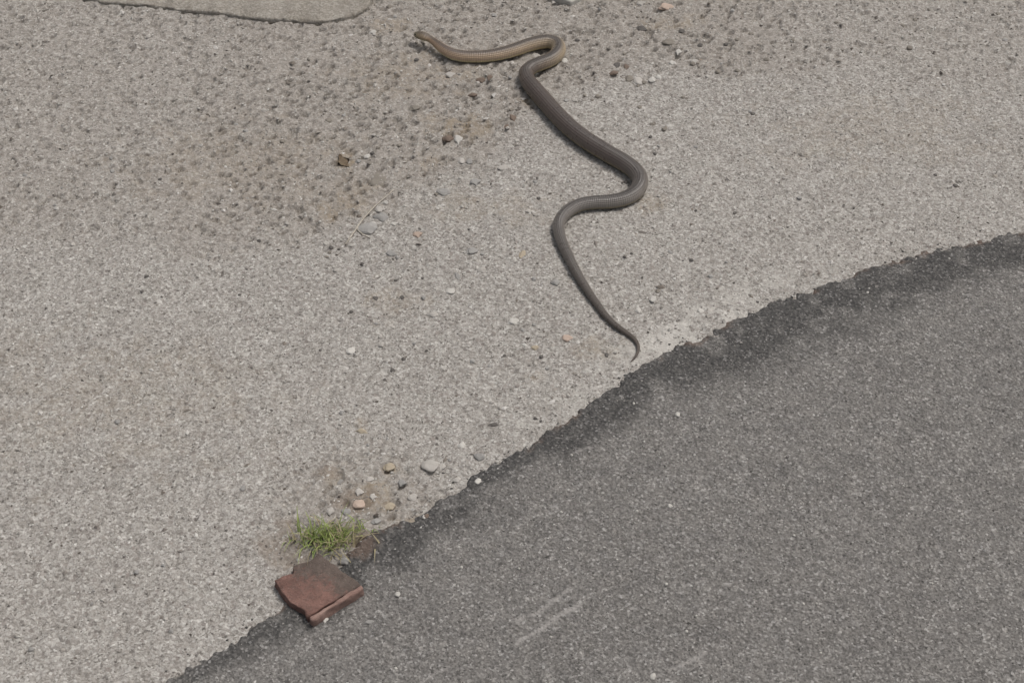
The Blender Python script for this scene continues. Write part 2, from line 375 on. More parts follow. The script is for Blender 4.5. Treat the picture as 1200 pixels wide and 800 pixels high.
grit('bedded_gravel', x, y, lambda a, b: h_concrete(a, b) - 0.0001, size, grit_mat('gravel', [(0.0, (0.06, 0.053, 0.047)), (0.25, (0.135, 0.115, 0.098)), (0.5, (0.25, 0.222, 0.19)), (0.8, (0.39, 0.365, 0.33)), (1.0, (0.58, 0.56, 0.52))]), rng, 'drab small gravel, its dark grains standing in for shaded pits, bedded in the washed out concrete')  # real gravel, its darkest tones painted in place of shaded gaps

# ------------------------------------------------------------------ stones, each one its own object
def stone_mesh(seed, angular):
    bm = bmesh.new(); bmesh.ops.create_icosphere(bm, subdivisions=3 if angular < 0.3 else 2, radius=1)
    for v in bm.verts:
        p = v.co.copy(); k = Vector((seed * 3.7, seed * 1.3, 0))
        d = 1 + 0.42 * mnoise.noise(p * 1.1 + k) + 0.22 * mnoise.noise(p * 2.6 + k)
        v.co = p * d
        if angular:
            for q in range(7):
                nrm = Vector((math.sin(q * 2.1 + seed), math.cos(q * 1.7 + seed * 2), math.sin(q * 3.3 + seed * 1.1))).normalized()
                e = v.co.dot(nrm) - 0.74
                if e > 0: v.co -= nrm * e * min(1.0, angular)
    return bm
STONES = {}
def stone(u, v, wp, hp, tone, label, shape=0, ang=0.8, rot=None, rise=0.12, group=None, name='pebble', cat='stone'):
    key = (shape, ang, tone)
    if key not in STONES: STONES[key] = bm_mesh('stone', stone_mesh(shape + 1, ang), SM[tone], smooth=ang < 0.5)
    p = px(u, v); k = mpp(u, v)
    o = obj(name, STONES[key], None, label, cat, group)
    a = wp * k / 2; b = hp * k / 2 * 1.35; c = 0.42 * min(a, b) + 0.0008
    o.scale = (a, b, c)
    o.rotation_euler = (random.uniform(-.12, .12), random.uniform(-.12, .12), random.uniform(-.35, .35) if rot is None else R(rot))
    o.location = (p[0], p[1], ground_z(p[0], p[1]) + c * rise)
    return o
L = [
 # u, v, w, h, tone, label, shape
 (437, 38, 9, 5, 'white', 'small white chip left of the snake head near the upper left corner', 1),
 (528, 87, 15, 8, 'pale', 'pale flat chip on the gravel just below the front of the snake', 2),
 (563, 94, 12, 8, 'brown', 'left of two dark brown stones below the front bend of the snake', 3),
 (574, 92, 9, 8, 'brown', 'right of two dark brown stones below the front bend of the snake', 4),
 (521, 118, 8, 7, 'olive', 'small round grey stone below the snake head on the rough concrete', 5),
 (486, 128, 15, 9, 'olive', 'grey flat stone in the rough gravel well below the snake head', 6),
 (505, 126, 12, 9, 'dark', 'dark stone in a hollow right beside a grey flat stone below the snake head', 7),
 (440, 140, 9, 6, 'white', 'whitish pebble beside a dark crevice in the upper left gravel', 2),
 (430, 185, 8, 6, 'white', 'bright little white pebble to the right of the brown dead leaf', 3),
 (421, 165, 7, 4, 'pale', 'thin pale chip just above the brown dead leaf', 6),
 (537, 165, 12, 12, 'white', 'bright white angular pebble, whitest on the middle left of the concrete', 4),
 (525, 163, 13, 10, 'brown', 'brown stone touching the left side of the bright white angular pebble', 5),
 (442, 210, 24, 18, 'olive', 'large flat olive grey stone set in the stained concrete above the twig', 1),
 (430, 268, 24, 15, 'grey', 'broad flat pale grey stone just right of the lower end of the twig', 3),
 (447, 254, 17, 11, 'grey', 'flat grey stone stacked above the broad flat one beside the twig', 5),
 (444, 246, 9, 8, 'pale', 'rounded cream pebble touching the middle of the twig', 1),
 (452, 238, 7, 5, 'white', 'tiny white pebble at the upper right of the cream pebble by the twig', 7),
 (462, 262, 11, 5, 'white', 'white flat chip right of the stones beside the twig', 4),
 (437, 261, 8, 4, 'white', 'thin white chip lying on the broad flat grey stone by the twig', 6),
 (382, 284, 8, 5, 'pale', 'small pale chip below the left end of the twig at the picture strip edge', 2),
 (411, 287, 8, 4, 'pale', 'small whitish chip directly below the lower tip of the twig', 5),
 (458, 296, 13, 7, 'grey', 'pale grey oblong stone a little below the twig', 2),
 (520, 225, 20, 10, 'grey', 'flat pale grey slab of stone in the middle left of the concrete', 7),
 (557, 214, 16, 8, 'grey', 'pale wedge shaped stone up and right of the flat grey slab', 4),
 (590, 197, 15, 7, 'pale', 'pale flat chip between the white angular pebble and the thick part of the snake', 3),
 (541, 189, 8, 8, 'pale', 'left of two small pale knobs below the white angular pebble', 1),
 (550, 190, 8, 8, 'grey', 'right of two small grey knobs below the white angular pebble', 2),
 (489, 274, 14, 8, 'pink', 'flat beige stone right of the twig on smoother concrete', 4),
 (553, 294, 16, 10, 'grey', 'square pale grey stone left of the lower bend of the snake', 6),
 (564, 317, 11, 7, 'pale', 'pale stone below the square grey one left of the snake tail', 3),
 (536, 324, 7, 11, 'grey', 'upright narrow grey stone left of the snake tail', 4),
 (528, 342, 12, 6, 'white', 'bright white flat chip on the smooth concrete left of the snake tail', 1),
 (602, 376, 15, 8, 'white', 'largest white flat chip on the concrete left of the end of the snake', 2),
 (507, 368, 13, 8, 'pale', 'pale round patchy stone in the middle of the smooth concrete', 5),
 (411, 410, 12, 8, 'white', 'round white stone on the left part of the smooth concrete', 1),
 (447, 404, 7, 6, 'pale', 'small pale round pebble right of the round white stone', 3),
 (440, 349, 8, 6, 'dark', 'small dark chip on the left of the smooth concrete', 4),
 (471, 348, 7, 5, 'dark', 'small dark chip level with and right of another dark chip on the left concrete', 7),
 (460, 433, 6, 5, 'dark', 'tiny dark chip below the round white stone', 2),
 (579, 497, 16, 4, 'dark', 'narrow dark sliver lying level on the concrete above the asphalt edge', 6),
 (504, 547, 22, 13, 'pale', 'large pale oval stone embedded at the ragged asphalt edge', 1),
 (518, 547, 10, 9, 'pale', 'small pale stone touching the right end of the large oval stone', 4),
 (541, 521, 9, 9, 'white', 'white stone above the large oval stone near the asphalt edge', 5),
 (535, 562, 10, 7, 'pale', 'pale stone right of and below the large oval stone at the asphalt edge', 3),
 (560, 565, 8, 7, 'white', 'round white pebble lying on the asphalt just past its edge', 1),
 (562, 535, 16, 9, 'grey', 'grey flat stone where the asphalt edge meets the concrete', 7),
 (456, 548, 15, 11, 'buff', 'buff square stone left of the large oval stone', 6),
 (421, 592, 16, 10, 'pink', 'pinkish rounded stone in the broken ground above the grass tuft', 1),
 (421, 577, 13, 8, 'pale', 'pale stone in the broken ground above the pinkish one', 4),
 (406, 600, 14, 9, 'grey', 'greyish slab of stone just above the grass tuft', 7),
 (387, 600, 9, 9, 'pale', 'pale stone above the left side of the grass tuft', 5),
 (424, 505, 13, 5, 'buff', 'buff flat flake on the left concrete above the grass', 2),
 (499, 607, 8, 5, 'brown', 'brown lump of grit at the asphalt edge below the large oval stone', 3),
 (497, 608, 4, 4, 'white', 'tiny bright white pebble on the dark asphalt right of the grass', 1),
 (628, 64, 14, 7, 'pale', 'pale wedge stone tucked into the loop of the snake', 4),
 (748, 95, 11, 10, 'pale', 'round pale pebble in the cluster right of the snake', 1),
 (764, 94, 10, 7, 'white', 'whitish pebble right of the round pale one in the cluster right of the snake', 3),
 (772, 90, 7, 6, 'white', 'smallest white pebble at the right end of the cluster right of the snake', 5),
 (737, 92, 11, 10, 'olive', 'dull grey stone at the left end of the cluster right of the snake', 6),
 (795, 62, 9, 8, 'white', 'bright white knob at the upper right of the concrete', 4),
 (788, 73, 9, 6, 'white', 'white flat pebble below the bright white knob at the upper right', 2),
 (814, 73, 12, 8, 'pale', 'pale curved stone at the right end of the rough upper concrete', 7),
 (821, 69, 9, 6, 'pink', 'pinkish stone touching the pale curved one at the upper right', 3),
 (783, 51, 15, 9, 'olive', 'grey oval stone left of the bright white knob at the upper right', 1),
 (786, 58, 8, 6, 'dark', 'dark pebble wedged under the grey oval stone at the upper right', 5),
 (799, 37, 8, 5, 'dark', 'dark round pebble above the bright white knob at the upper right', 1),
 (752, 32, 14, 8, 'dark', 'largest dark stone near the top right of the concrete', 6),
 (781, 8, 18, 9, 'pink', 'pinkish beige stone at the top edge of the picture on the right', 2),
 (766, 12, 6, 5, 'white', 'little white pebble left of the pinkish beige stone at the top', 3),
 (751, 4, 13, 6, 'pale', 'pale flat stone at the top edge left of the pinkish beige one', 4),
 (734, 78, 8, 8, 'brown', 'brown dark stone right of another brown one above the pebble cluster', 4),
 (723, 76, 9, 9, 'dark', 'dark stone leaning upright above the pebble cluster right of the snake', 7),
 (719, 86, 11, 6, 'brown', 'brown flat stone left of the pebble cluster right of the snake', 5),
 (820, 54, 8, 5, 'dark', 'dark pebble at the right end beside the bright white knob', 3),
 (672, 19, 7, 4, 'white', 'small white chip below the corner of the pale concrete block', 6),
 (673, 118, 7, 4, 'pale', 'small pale chip to the right of the thick middle of the snake', 2),
 (661, 70, 9, 6, 'white', 'white chip against the right side of the upper loop of the snake', 1),
 (601, 139, 9, 9, 'brown', 'dark brown angular stone left of the thick upper part of the snake', 4),
 (593, 149, 6, 7, 'brown', 'small brown stone just below the dark brown angular one', 3),
 (554, 112, 10, 5, 'brown', 'flat brown stone between the two dark brown stones and the white angular pebble', 5),
 (765, 350, 9, 8, 'white', 'round white pebble right of the end of the snake', 1),
 (748, 362, 7, 7, 'white', 'white pebble above the tip of the snake', 5),
 (821, 363, 9, 7, 'white', 'white stone above the asphalt edge at the right', 4),
 (771, 340, 7, 5, 'olive', 'dull grey chip above the round white pebble right of the snake', 6),
 (627, 407, 11, 6, 'buff', 'yellowish chip left of the tail of the snake', 7),
 (664, 396, 13, 8, 'pink', 'pale pinkish stone left of the tail tip of the snake', 2),
 (633, 393, 9, 5, 'pale', 'pale chip up and right of the yellowish chip', 3),
 (711, 415, 5, 5, 'dark', 'tiny dark stone left of the tail tip of the snake', 1),
 (612, 298, 8, 12, 'buff', 'buff upright chip beside the lower bend of the snake', 6),
 (651, 332, 10, 8, 'grey', 'grey stone left of the thin tail of the snake', 5),
 (785, 594, 6, 4, 'white', 'small white stone on the asphalt at right', 2),
 (794, 487, 6, 5, 'white', 'brightest white speck of stone on the dark asphalt at right', 1),
 (466, 697, 7, 5, 'white', 'white pebble on the asphalt right of the reddish slab', 1),
 (381, 726, 9, 7, 'white', 'white pebble below the reddish slab', 4),
 (404, 659, 12, 8, 'grey', 'grey stone between the grass tuft and the reddish slab', 5),
 (765, 792, 7, 7, 'white', 'white pebble at the bottom of the asphalt on the right', 3),
 (398, 562, 13, 9, 'grey', 'grey rough stone at the far left of the broken ground above the grass', 3),
 (433, 562, 12, 7, 'pale', 'flat pale stone in the broken ground up and right of the pinkish one', 6),
 (471, 566, 13, 8, 'grey', 'grey stone directly below the buff square stone', 4),
 (484, 583, 15, 10, 'pale', 'pale stone close to the asphalt edge down and left of the large oval stone', 7),
 (455, 594, 17, 9, 'buff', 'buff flat stone right of the pinkish one in the broken ground', 3),
 (441, 611, 13, 7, 'grey', 'grey stone at the asphalt edge right of the grass tuft', 6),
 (437, 583, 10, 7, 'pale', 'small pale stone touching the upper right of the pinkish one', 4),
 (433, 728, 13, 4, 'grey', 'thin pale sliver on the asphalt below the reddish slab', 2),
]
for (u, v, wp, hp, tone, label, shape) in L:
    stone(u, v, wp, hp, tone, label, shape, 0.85 if shape in (3, 4, 6, 7) else 0.25)
# further small pebbles that nothing tells apart
def scatter(n, tone, wlo, whi, group, label, test):
    k = 0
    while k < n:
        u = random.uniform(5, 1195); v = random.uniform(3, 795)
        p = px(u, v); e = edge_d(np.array([p[0]]), np.array([p[1]]))[0]
        if not test(u, v, e): continue
        wp = random.uniform(wlo, whi)
        stone(u, v, wp, wp * random.uniform(.5, .8), tone, label, random.randint(1, 7), random.choice((0.25, 0.85)), random.uniform(0, 180), 0.25, group)
        k += 1
inner = lambda u: 375 < u < 825
scatter(70, 'pale', 4, 6.5, 'tiny pale pebbles on the concrete', 'tiny pale pebble scattered on the grey concrete', lambda u, v, e: e < -0.02 and (inner(u) or random.random() < 0.4))
scatter(55, 'grey', 4, 7, 'tiny grey pebbles on the concrete', 'tiny grey pebble scattered on the grey concrete', lambda u, v, e: e < -0.02 and (inner(u) or random.random() < 0.4))
scatter(60, 'olive', 4, 8, 'tiny drab pebbles in the washed out gravel', 'tiny drab pebble bedded in the washed out gravel', lambda u, v, e: e < -0.1 and v < 260 - 0.35 * (u - 375) + 40 and u > 300)
scatter(40, 'dark', 3.5, 6.5, 'tiny dark pebbles on the concrete', 'tiny dark pebble scattered on the grey concrete', lambda u, v, e: e < -0.02 and v < 420 and (inner(u) or random.random() < 0.3))
scatter(34, 'white', 2.5, 4.5, 'tiny white pebbles on the asphalt', 'tiny white pebble lying on the dark asphalt', lambda u, v, e: e > 0.012)

# ------------------------------------------------------------------ the snake
SN = [  # u, v, width px (photo), lift of belly above ground (m), side/height ratio
 (486.8, 40.0, 3.4, .0150, 1.1), (488.0, 40.3, 6.4, .0146, 1.15), (491.0, 41.0, 8.6, .0142, 1.2), (495.0, 42.2, 9.8, .0138, 1.25), (499.0, 43.6, 9.6, .0132, 1.25), (503.0, 45.4, 8.2, .0120, 1.05),
 (508.0, 48.6, 8.4, .0100, 1.0), (514.0, 53.5, 10.2, .0072, 1.0), (521.0, 58.8, 11.6, .0044, 1.0), (530.0, 63.4, 12.4, .0022, 1.0), (542.0, 66.0, 13.0, .0008, 1.0), (558.0, 66.6, 13.4, 0, 1.0), (575.0, 65.3, 13.8, 0, 1.0),
 (590.0, 62.4, 14.4, 0, 1), (604.0, 58.3, 15, 0, 1), (618.0, 53.4, 15.3, 0, 1), (632.0, 49.9, 15.6, 0, 1), (644.0, 49.0, 15.8, 0, 1), (652.0, 51.8, 16, 0, 1), (654.6, 58.0, 16, 0, 1), (651.0, 65.5, 16, 0, 1), (643.0, 71.0, 16, 0, 1),
 (632.0, 75.2, 16, 0, 1), (622.5, 79.4, 16, 0, 1), (616.6, 85.5, 16.4, 0, 1), (618.2, 93.5, 16.8, 0, 1), (625.5, 103.5, 17.2, 0, 1), (635.0, 114.5, 17.6, 0, 1), (645.5, 126.5, 18.0, 0, 1), (657.0, 139.0, 18.2, 0, 1),
 (670.0, 151.3, 18.4, 0, 1), (684.0, 162.2, 18.6, 0, 1), (700.0, 172.6, 18.6, 0, 1), (716.0, 182.0, 18.4, 0, 1), (731.0, 190.6, 18.2, 0, 1), (743.0, 199.4, 17.8, 0, 1), (749.6, 209.0, 17.2, 0, 1), (748.6, 219.5, 16.8, 0, 1),
 (741.0, 228.0, 16.2, 0, 1), (729.0, 233.6, 15.6, 0, 1), (714.0, 236.3, 15.0, 0, 1), (698.0, 237.2, 14.6, 0, 1), (683.0, 239.2, 14.2, 0, 1), (670.0, 244.4, 13.8, 0, 1), (660.0, 252.4, 13.2, 0, 1), (654.8, 262.5, 12.6, 0, 1),
 (655.6, 274.0, 12.0, 0, 1), (659.8, 286.5, 11.4, 0, 1), (666.0, 300.0, 10.8, 0, 1), (672.5, 313.0, 10.2, 0, 1), (680.0, 326.5, 9.4, 0, 1), (688.5, 340.0, 8.6, 0, 1), (698.5, 354.5, 7.8, 0, 1), (710.0, 369.5, 7.0, 0, 1),
 (722.0, 381.2, 6.2, 0, 1), (734.0, 389.8, 5.4, 0, 1), (743.0, 396.8, 4.7, 0, 1), (747.8, 405.0, 3.9, 0, 1), (746.8, 414.0, 3.0, 0, 1), (743.2, 419.5, 2.2, 0, 1), (739.8, 423.2, 1.0, 0, 1)]
NSEG, NV = 900, 32
ctl = []
for (u, v, wd, lift, ar) in SN:
    k = mpp(u, v); r = wd * k / 2 * (1.06 if v < 100 else 1.12)
    g = px(u, v, r); zl = float(h_low(np.array([g[0]]), np.array([g[1]]))[0])
    rg = float(rough_mask(np.array([g[0]]), np.array([g[1]]))[0])
    zc = zl + 0.0012 + 0.0012 * rg + lift + r * 0.85
    p = px(u, v, zc); ctl.append((p[0], p[1], zc, r, ar))
ctl = np.array(ctl)
seg = np.concatenate([[0], np.cumsum(np.linalg.norm(np.diff(ctl[:, :3], axis=0), axis=1))])
def catmull(P, T, t):                           # cubic Hermite with finite-difference tangents
    m = np.gradient(P, T, axis=0)
    i = np.clip(np.searchsorted(T, t, side='right') - 1, 0, len(T) - 2)
    h = (T[i + 1] - T[i])[:, None]; s = ((t - T[i]) / (T[i + 1] - T[i]))[:, None]
    return (2 * s**3 - 3 * s**2 + 1) * P[i] + (s**3 - 2 * s**2 + s) * h * m[i] + (-2 * s**3 + 3 * s**2) * P[i + 1] + (s**3 - s**2) * h * m[i + 1]
t = np.linspace(0, 1, NSEG) ** 1.0 * seg[-1]
t = np.sort(np.concatenate([t, np.linspace(0, 0.035, 60)])); t = np.unique(t)
C = catmull(ctl, seg, t); C[:, 3] = np.maximum(C[:, 3], 0.0004)
T = np.gradient(C[:, :3], t, axis=0); T /= np.linalg.norm(T, axis=1)[:, None]
side = np.stack([-T[:, 1], T[:, 0], 0 * T[:, 0]], 1); side /= np.linalg.norm(side, axis=1)[:, None]
up = np.cross(T, side); up *= np.sign(up[:, 2])[:, None]
nr = len(t)
ang = np.linspace(0, 2 * math.pi, NV, endpoint=False)       # 0 = belly, pi = spine
V = np.zeros((nr, NV, 3)); UVu = np.zeros((nr, NV)); UVv = np.zeros((nr, NV))
for j, a in enumerate(ang):
    cx = math.sin(a); cz = -math.cos(a)
    sx = math.copysign(abs(cx) ** 0.92, cx) if cx else 0.0
    sz = np.where(cz < -0.55, -0.55 - (abs(cz) - 0.55) * 0.72, cz) if cz < 0 else cz * 0.96      # flattened belly with ventral corners
    V[:, j] = C[:, :3] + side * (C[:, 3] * np.sqrt(C[:, 4]) * sx)[:, None] + up * (C[:, 3] / np.sqrt(C[:, 4]) * sz)[:, None]
    UVu[:, j] = t; UVv[:, j] = a / (2 * math.pi)
verts = np.vstack([V.reshape(-1, 3), [C[0, :3] - T[0] * 0.0009], [C[-1, :3] + T[-1] * 0.002]])
ii, jj = np.meshgrid(np.arange(nr - 1), np.arange(NV), indexing='ij')
q = np.stack([ii * NV + jj, ii * NV + (jj + 1) % NV, (ii + 1) * NV + (jj + 1) % NV, (ii + 1) * NV + jj], -1).reshape(-1, 4)
caps = [(nr * NV, (j + 1) % NV, j) for j in range(NV)] + [(nr * NV + 1, (nr - 1) * NV + j, (nr - 1) * NV + (j + 1) % NV) for j in range(NV)]
me = bpy.data.meshes.new('snake_body')
me.from_pydata(verts.tolist(), [], [tuple(map(int, f)) for f in q] + caps); me.update()
for p in me.polygons: p.use_smooth = True
fattr(me, 'along', np.concatenate([UVu.ravel(), [t[0], t[-1]]]) / t[-1])
fattr(me, 'metres', np.concatenate([UVu.ravel(), [t[0], t[-1]]]))
back = np.abs(UVv * 2 - 1)                         # 1 = belly line, 0 = spine (same both sides: no seam)
fattr(me, 'round', np.concatenate([back.ravel(), [0.4, 0.4]]))
fattr(me, 'arc', np.concatenate([((UVv - 0.5) * 2 * math.pi * C[:, 3][:, None]).ravel(), [0, 0]]))

M = Mat('snake_scales', 0.42, 0.55)
al = M.attr('along'); rd = M.attr('round'); mt = M.attr('metres')
spine = M.ramp(al, [(0.0, (0.105, 0.095, 0.062)), (0.012, (0.125, 0.098, 0.070)), (0.06, (0.110, 0.082, 0.064)), (0.17, (0.095, 0.077, 0.062)), (0.27, (0.080, 0.069, 0.060)), (0.38, (0.080, 0.062, 0.053)), (0.62, (0.074, 0.065, 0.059)), (0.75, (0.098, 0.088, 0.080)), (1.0, (0.100, 0.078, 0.062))])
flank = M.ramp(al, [(0.0, (0.26, 0.235, 0.14)), (0.03, (0.48, 0.335, 0.225)), (0.12, (0.55, 0.41, 0.285)), (0.24, (0.50, 0.40, 0.275)), (0.30, (0.16, 0.128, 0.108)), (0.36, (0.128, 0.098, 0.083)), (0.55, (0.132, 0.104, 0.090)), (0.62, (0.24, 0.218, 0.195)), (0.72, (0.235, 0.215, 0.195)), (0.80, (0.16, 0.140, 0.126)), (1.0, (0.125, 0.100, 0.084))])  # pale natural flank, lightened further to stand in for light on its shaded side
belly = M.ramp(al, [(0.0, (0.60, 0.56, 0.36)), (0.2, (0.66, 0.54, 0.30)), (0.35, (0.30, 0.25, 0.16)), (0.7, (0.26, 0.225, 0.155)), (1.0, (0.20, 0.16, 0.12))])
c = M.mix(M.ramp(rd, [(0.07, 0.0), (0.36, 1.0)]), spine, flank)
c = M.mix(M.ramp(rd, [(0.52, 0.0), (0.60, 1.0)]), c, belly)
# overlapping scale rows: two crossing wave families over the tube's own length and girth
s1 = M.math('MULTIPLY', mt, 2 * math.pi / 0.0062); s2 = M.math('MULTIPLY', rd, math.pi * 11)
w1 = M.math('SINE', M.math('ADD', s1, s2)); w2 = M.math('SINE', M.math('SUBTRACT', s1, s2))
sc = M.math('MULTIPLY', w1, w2)
vent = M.math('SINE', M.math('MULTIPLY', mt, 2 * math.pi / 0.0065))
sc = M.mix(M.ramp(rd, [(0.70, 0.0), (0.74, 1.0)]), sc, vent)
c = M.mix(M.ramp(sc, [(0.0, 0.19), (0.35, 0.0)]), c, tuple((0.05, 0.043, 0.036)))
c = M.mix(M.ramp(M.noise(60, 4), [(0.45, 0.0), (0.75, 0.22)]), c, (0.045, 0.038, 0.033))
M.bump(sc, 0.0006, 0.5)
rough = M.ramp(M.noise(90, 3), [(0.3, 0.24), (0.7, 0.38)])
M.put(M.b.inputs['Roughness'], rough)
SNAKE = M.color(c); me.materials.append(SNAKE)

snake = obj('snake', None, None, 'long slender brown snake stretched in bends across the concrete', 'snake')
p0 = ctl[20]; snake.location = (p0[0], p0[1], 0)
bpy.context.view_layer.update()
def under(o, root):
    o.parent = root; o.matrix_parent_inverse = root.matrix_world.inverted()
body = obj('body', me); under(body, snake)
M = Mat('snake_eye', 0.12, 0.6); EYE = M.color((0.02, 0.017, 0.012))
M = Mat('snake_lip', 0.5, 0.3); LIP = M.color(M.mix(M.ramp(M.noise(300, 3), [(0.4, 0.0), (0.6, 1.0)]), (0.40, 0.36, 0.23), (0.30, 0.27, 0.17)))
def at_head(m, s, h):                             # point on the head: metres from the snout, side (-1..1), height (-1..1)
    k = int(np.searchsorted(t, m)); r = C[k, 3]; ar = math.sqrt(C[k, 4])
    return Vector(C[k, :3] + side[k] * r * ar * s + up[k] * r / ar * h)
bm = bmesh.new(); bmesh.ops.create_uvsphere(bm, u_segments=12, v_segments=8, radius=0.0019); eye_me = bm_mesh('eye', bm, EYE)
bm = bmesh.new(); bmesh.ops.create_uvsphere(bm, u_segments=8, v_segments=6, radius=0.00045); nos_me = bm_mesh('nostril', bm, EYE)
for s in (-1, 1):
    e = obj('eye', eye_me); e.location = at_head(0.0068, s * 0.80, 0.42); under(e, snake)
    e = obj('nostril', nos_me); e.location = at_head(0.0020, s * 0.72, 0.42); under(e, snake)
    bm = bmesh.new()                              # pale upper lip strip along the jaw
    prev = None
    for m in np.linspace(0.0015, 0.0155, 14):
        a = bm.verts.new(at_head(m, s * 1.01, -0.12)); b = bm.verts.new(at_head(m, s * 1.03, -0.30)); d = bm.verts.new(at_head(m, s * 0.93, -0.52))
        if prev:
            bm.faces.new((prev[0], a, b, prev[1])); bm.faces.new((prev[1], b, d, prev[2]))
        prev = (a, b, d)
    bmesh.ops.solidify(bm, geom=bm.faces[:], thickness=0.0003)
    bmesh.ops.recalc_face_normals(bm, faces=bm.faces[:])
    under(obj('lip', bm_mesh('lip', bm, LIP)), snake)

# ------------------------------------------------------------------ slabs and blocks
def slab(name, pts, z0, z1, mat, bevel, amp, parent=None, cut=0.012, seed=0, **kw):
    bm = bmesh.new()
    f = bm.faces.new([bm.verts.new((p[0], p[1], z0)) for p in pts])
    if f.normal.z > 0: pass
    ex = bmesh.ops.extrude_face_region(bm, geom=[f]); top = [v for v in ex['geom'] if isinstance(v, bmesh.types.BMVert)]
    for v in top: v.co.z = z1
    bmesh.ops.recalc_face_normals(bm, faces=bm.faces[:])
    bmesh.ops.bevel(bm, geom=bm.edges[:], offset=bevel, segments=2, profile=0.5, affect='EDGES')
    for _ in range(4):
        long = [e for e in bm.edges if e.calc_length() > cut]
        if not long: break
        bmesh.ops.subdivide_edges(bm, edges=long, cuts=1, use_grid_fill=True)
    bmesh.ops.triangulate(bm, faces=bm.faces[:])
    bm.normal_update()
    for v in bm.verts:
        k = v.co * 60 + Vector((seed, 0, 0))
        v.co += v.normal * amp * (mnoise.noise(k) + 0.6 * mnoise.noise(k * 2.7)) 
    return obj(name, bm_mesh(name, bm, mat), parent, **kw)

M = Mat('pale_block', 0.9, 0.25)
cc = M.mix(M.ramp(M.noise(30, 5), [(0.35, 0.0), (0.7, 1.0)]), (0.40, 0.385, 0.35), (0.52, 0.50, 0.46))
cc = M.mix(M.ramp(M.noise(140, 4), [(0.58, 0.0), (0.75, 0.7)]), cc, (0.25, 0.235, 0.205))
M.bump(M.noise(260, 4), 0.001, 0.6); PALE = M.color(cc)
A = px(669, 8)[:2]; B = px(638, -4)[:2]; D = px(702, -9)[:2]
ab = (B - A) * 3.2; ad = (D - A) * 4.0
gz = ground_z(A[0], A[1])
slab('concrete_block', [A, A + ad, A + ad + ab, A + ab], gz - 0.012, gz + 0.009, PALE, 0.003, 0.0008, label='pale concrete block whose lower corner shows at the top edge', cat='block')

M = Mat('kerb_concrete', 0.93, 0.2)
cc = M.mix(M.ramp(M.noise(12, 5), [(0.35, 0.0), (0.7, 1.0)]), (0.275, 0.252, 0.215), (0.340, 0.318, 0.282))
cc = M.mix(M.ramp(M.noise(90, 5), [(0.55, 0.0), (0.75, 0.7)]), cc, (0.20, 0.175, 0.145))
cc = M.mix(0.35, cc, M.ramp(sep_x(M, M.vor(320)), [(0.0, (0.12, 0.105, 0.09)), (0.5, (0.30, 0.275, 0.24)), (1.0, (0.52, 0.50, 0.46))]))
cc = M.mix(M.ramp(M.noise(35, 6, 0.7), [(0.52, 0.0), (0.66, 0.55)]), cc, (0.19, 0.165, 0.135))
M.bump(M.noise(300, 4), 0.0014, 0.8); M.bump(M.noise(70, 4), 0.006, 0.8); KERB = M.color(cc)
pts = [px(u, v)[:2] for u, v in [(20, -12), (90, -2), (120, 5), (170, 8), (214, 15), (262, 18), (300, 25), (330, 25), (352, 29), (378, 28), (398, 25), (416, 20), (430, 13), (434, 6), (440, -8), (452, -40), (330, -45), (-10, -40)]]
slab('kerb_slab', pts, -0.012, 0.006, KERB, 0.003, 0.0045, cut=0.011, seed=4, label='worn beige concrete slab edge at the upper left corner', cat='slab')

# reddish slab: a plate with a raised rim along its front edge
M = Mat('reddish_clay', 0.85, 0.3)
g1 = M.n('ShaderNodeSeparateXYZ'); M.put(g1.inputs[0], M.co)
red = M.mix(M.ramp(M.noise(45, 5), [(0.35, 0.0), (0.65, 1.0)]), (0.17, 0.095, 0.078), (0.27, 0.155, 0.128))
red = M.mix(M.ramp(M.noise(110, 5), [(0.5, 0.0), (0.75, 0.8)]), red, (0.15, 0.105, 0.088))
grime = M.mix(M.ramp(M.noise(80, 4), [(0.35, 0.0), (0.65, 1.0)]), (0.105, 0.084, 0.072), (0.16, 0.130, 0.112))
gf = M.math('ADD', M.attr('grime'), M.math('MULTIPLY', M.math('SUBTRACT', M.noise(150, 6, 0.75), 0.5), 0.55))
red = M.mix(M.ramp(gf, [(0.52, 0.0), (0.64, 0.95)]), red, grime)
red = M.mix(M.ramp(M.noise(520, 4, 0.7), [(0.52, 0.0), (0.68, 0.6)]), red, (0.085, 0.062, 0.052))
red = M.mix(M.ramp(M.noise(310, 4, 0.7), [(0.60, 0.0), (0.72, 0.5)]), red, (0.38, 0.31, 0.27))
M.bump(M.noise(260, 6, 0.7), 0.0030, 1.0); CLAY = M.color(red)
M = Mat('reddish_rim', 0.75, 0.35)
M.bump(M.noise(260, 6, 0.7), 0.0025, 0.9)
RIM = M.color(M.mix(M.ramp(M.noise(70, 5), [(0.35, 0.0), (0.65, 1.0)]), (0.24, 0.150, 0.124), (0.38, 0.26, 0.22)))
Ct = px(423, 684, 0.016)[:2]; E1 = px(372, 646, 0.016)[:2]; E2 = px(362, 722, 0.016)[:2]
root = obj('clay_slab', None, None, 'weathered reddish slab fragment with a dark grimy top beside the grass', 'slab')
root.location = (Ct[0], Ct[1], 0); bpy.context.view_layer.update()
outline = [Ct, Ct * .7 + E1 * .3, Ct * .3 + E1 * .7, E1, E1 + (E2 - Ct) * .22 + np.array([.006, -.002]), E1 + (E2 - Ct) * .45 + np.array([-.003, .004]), E1 + (E2 - Ct) * .60 + np.array([.008, -.001]), E1 + (E2 - Ct) * .86, E2 + (E1 - Ct) * .45, E2 + (E1 - Ct) * .2 + np.array([.007, 0]), E2 + np.array([-0.003, 0.001])]
pl = slab('plate', outline, -0.004, 0.0140, CLAY, 0.0018, 0.0020, cut=0.0045, seed=9)
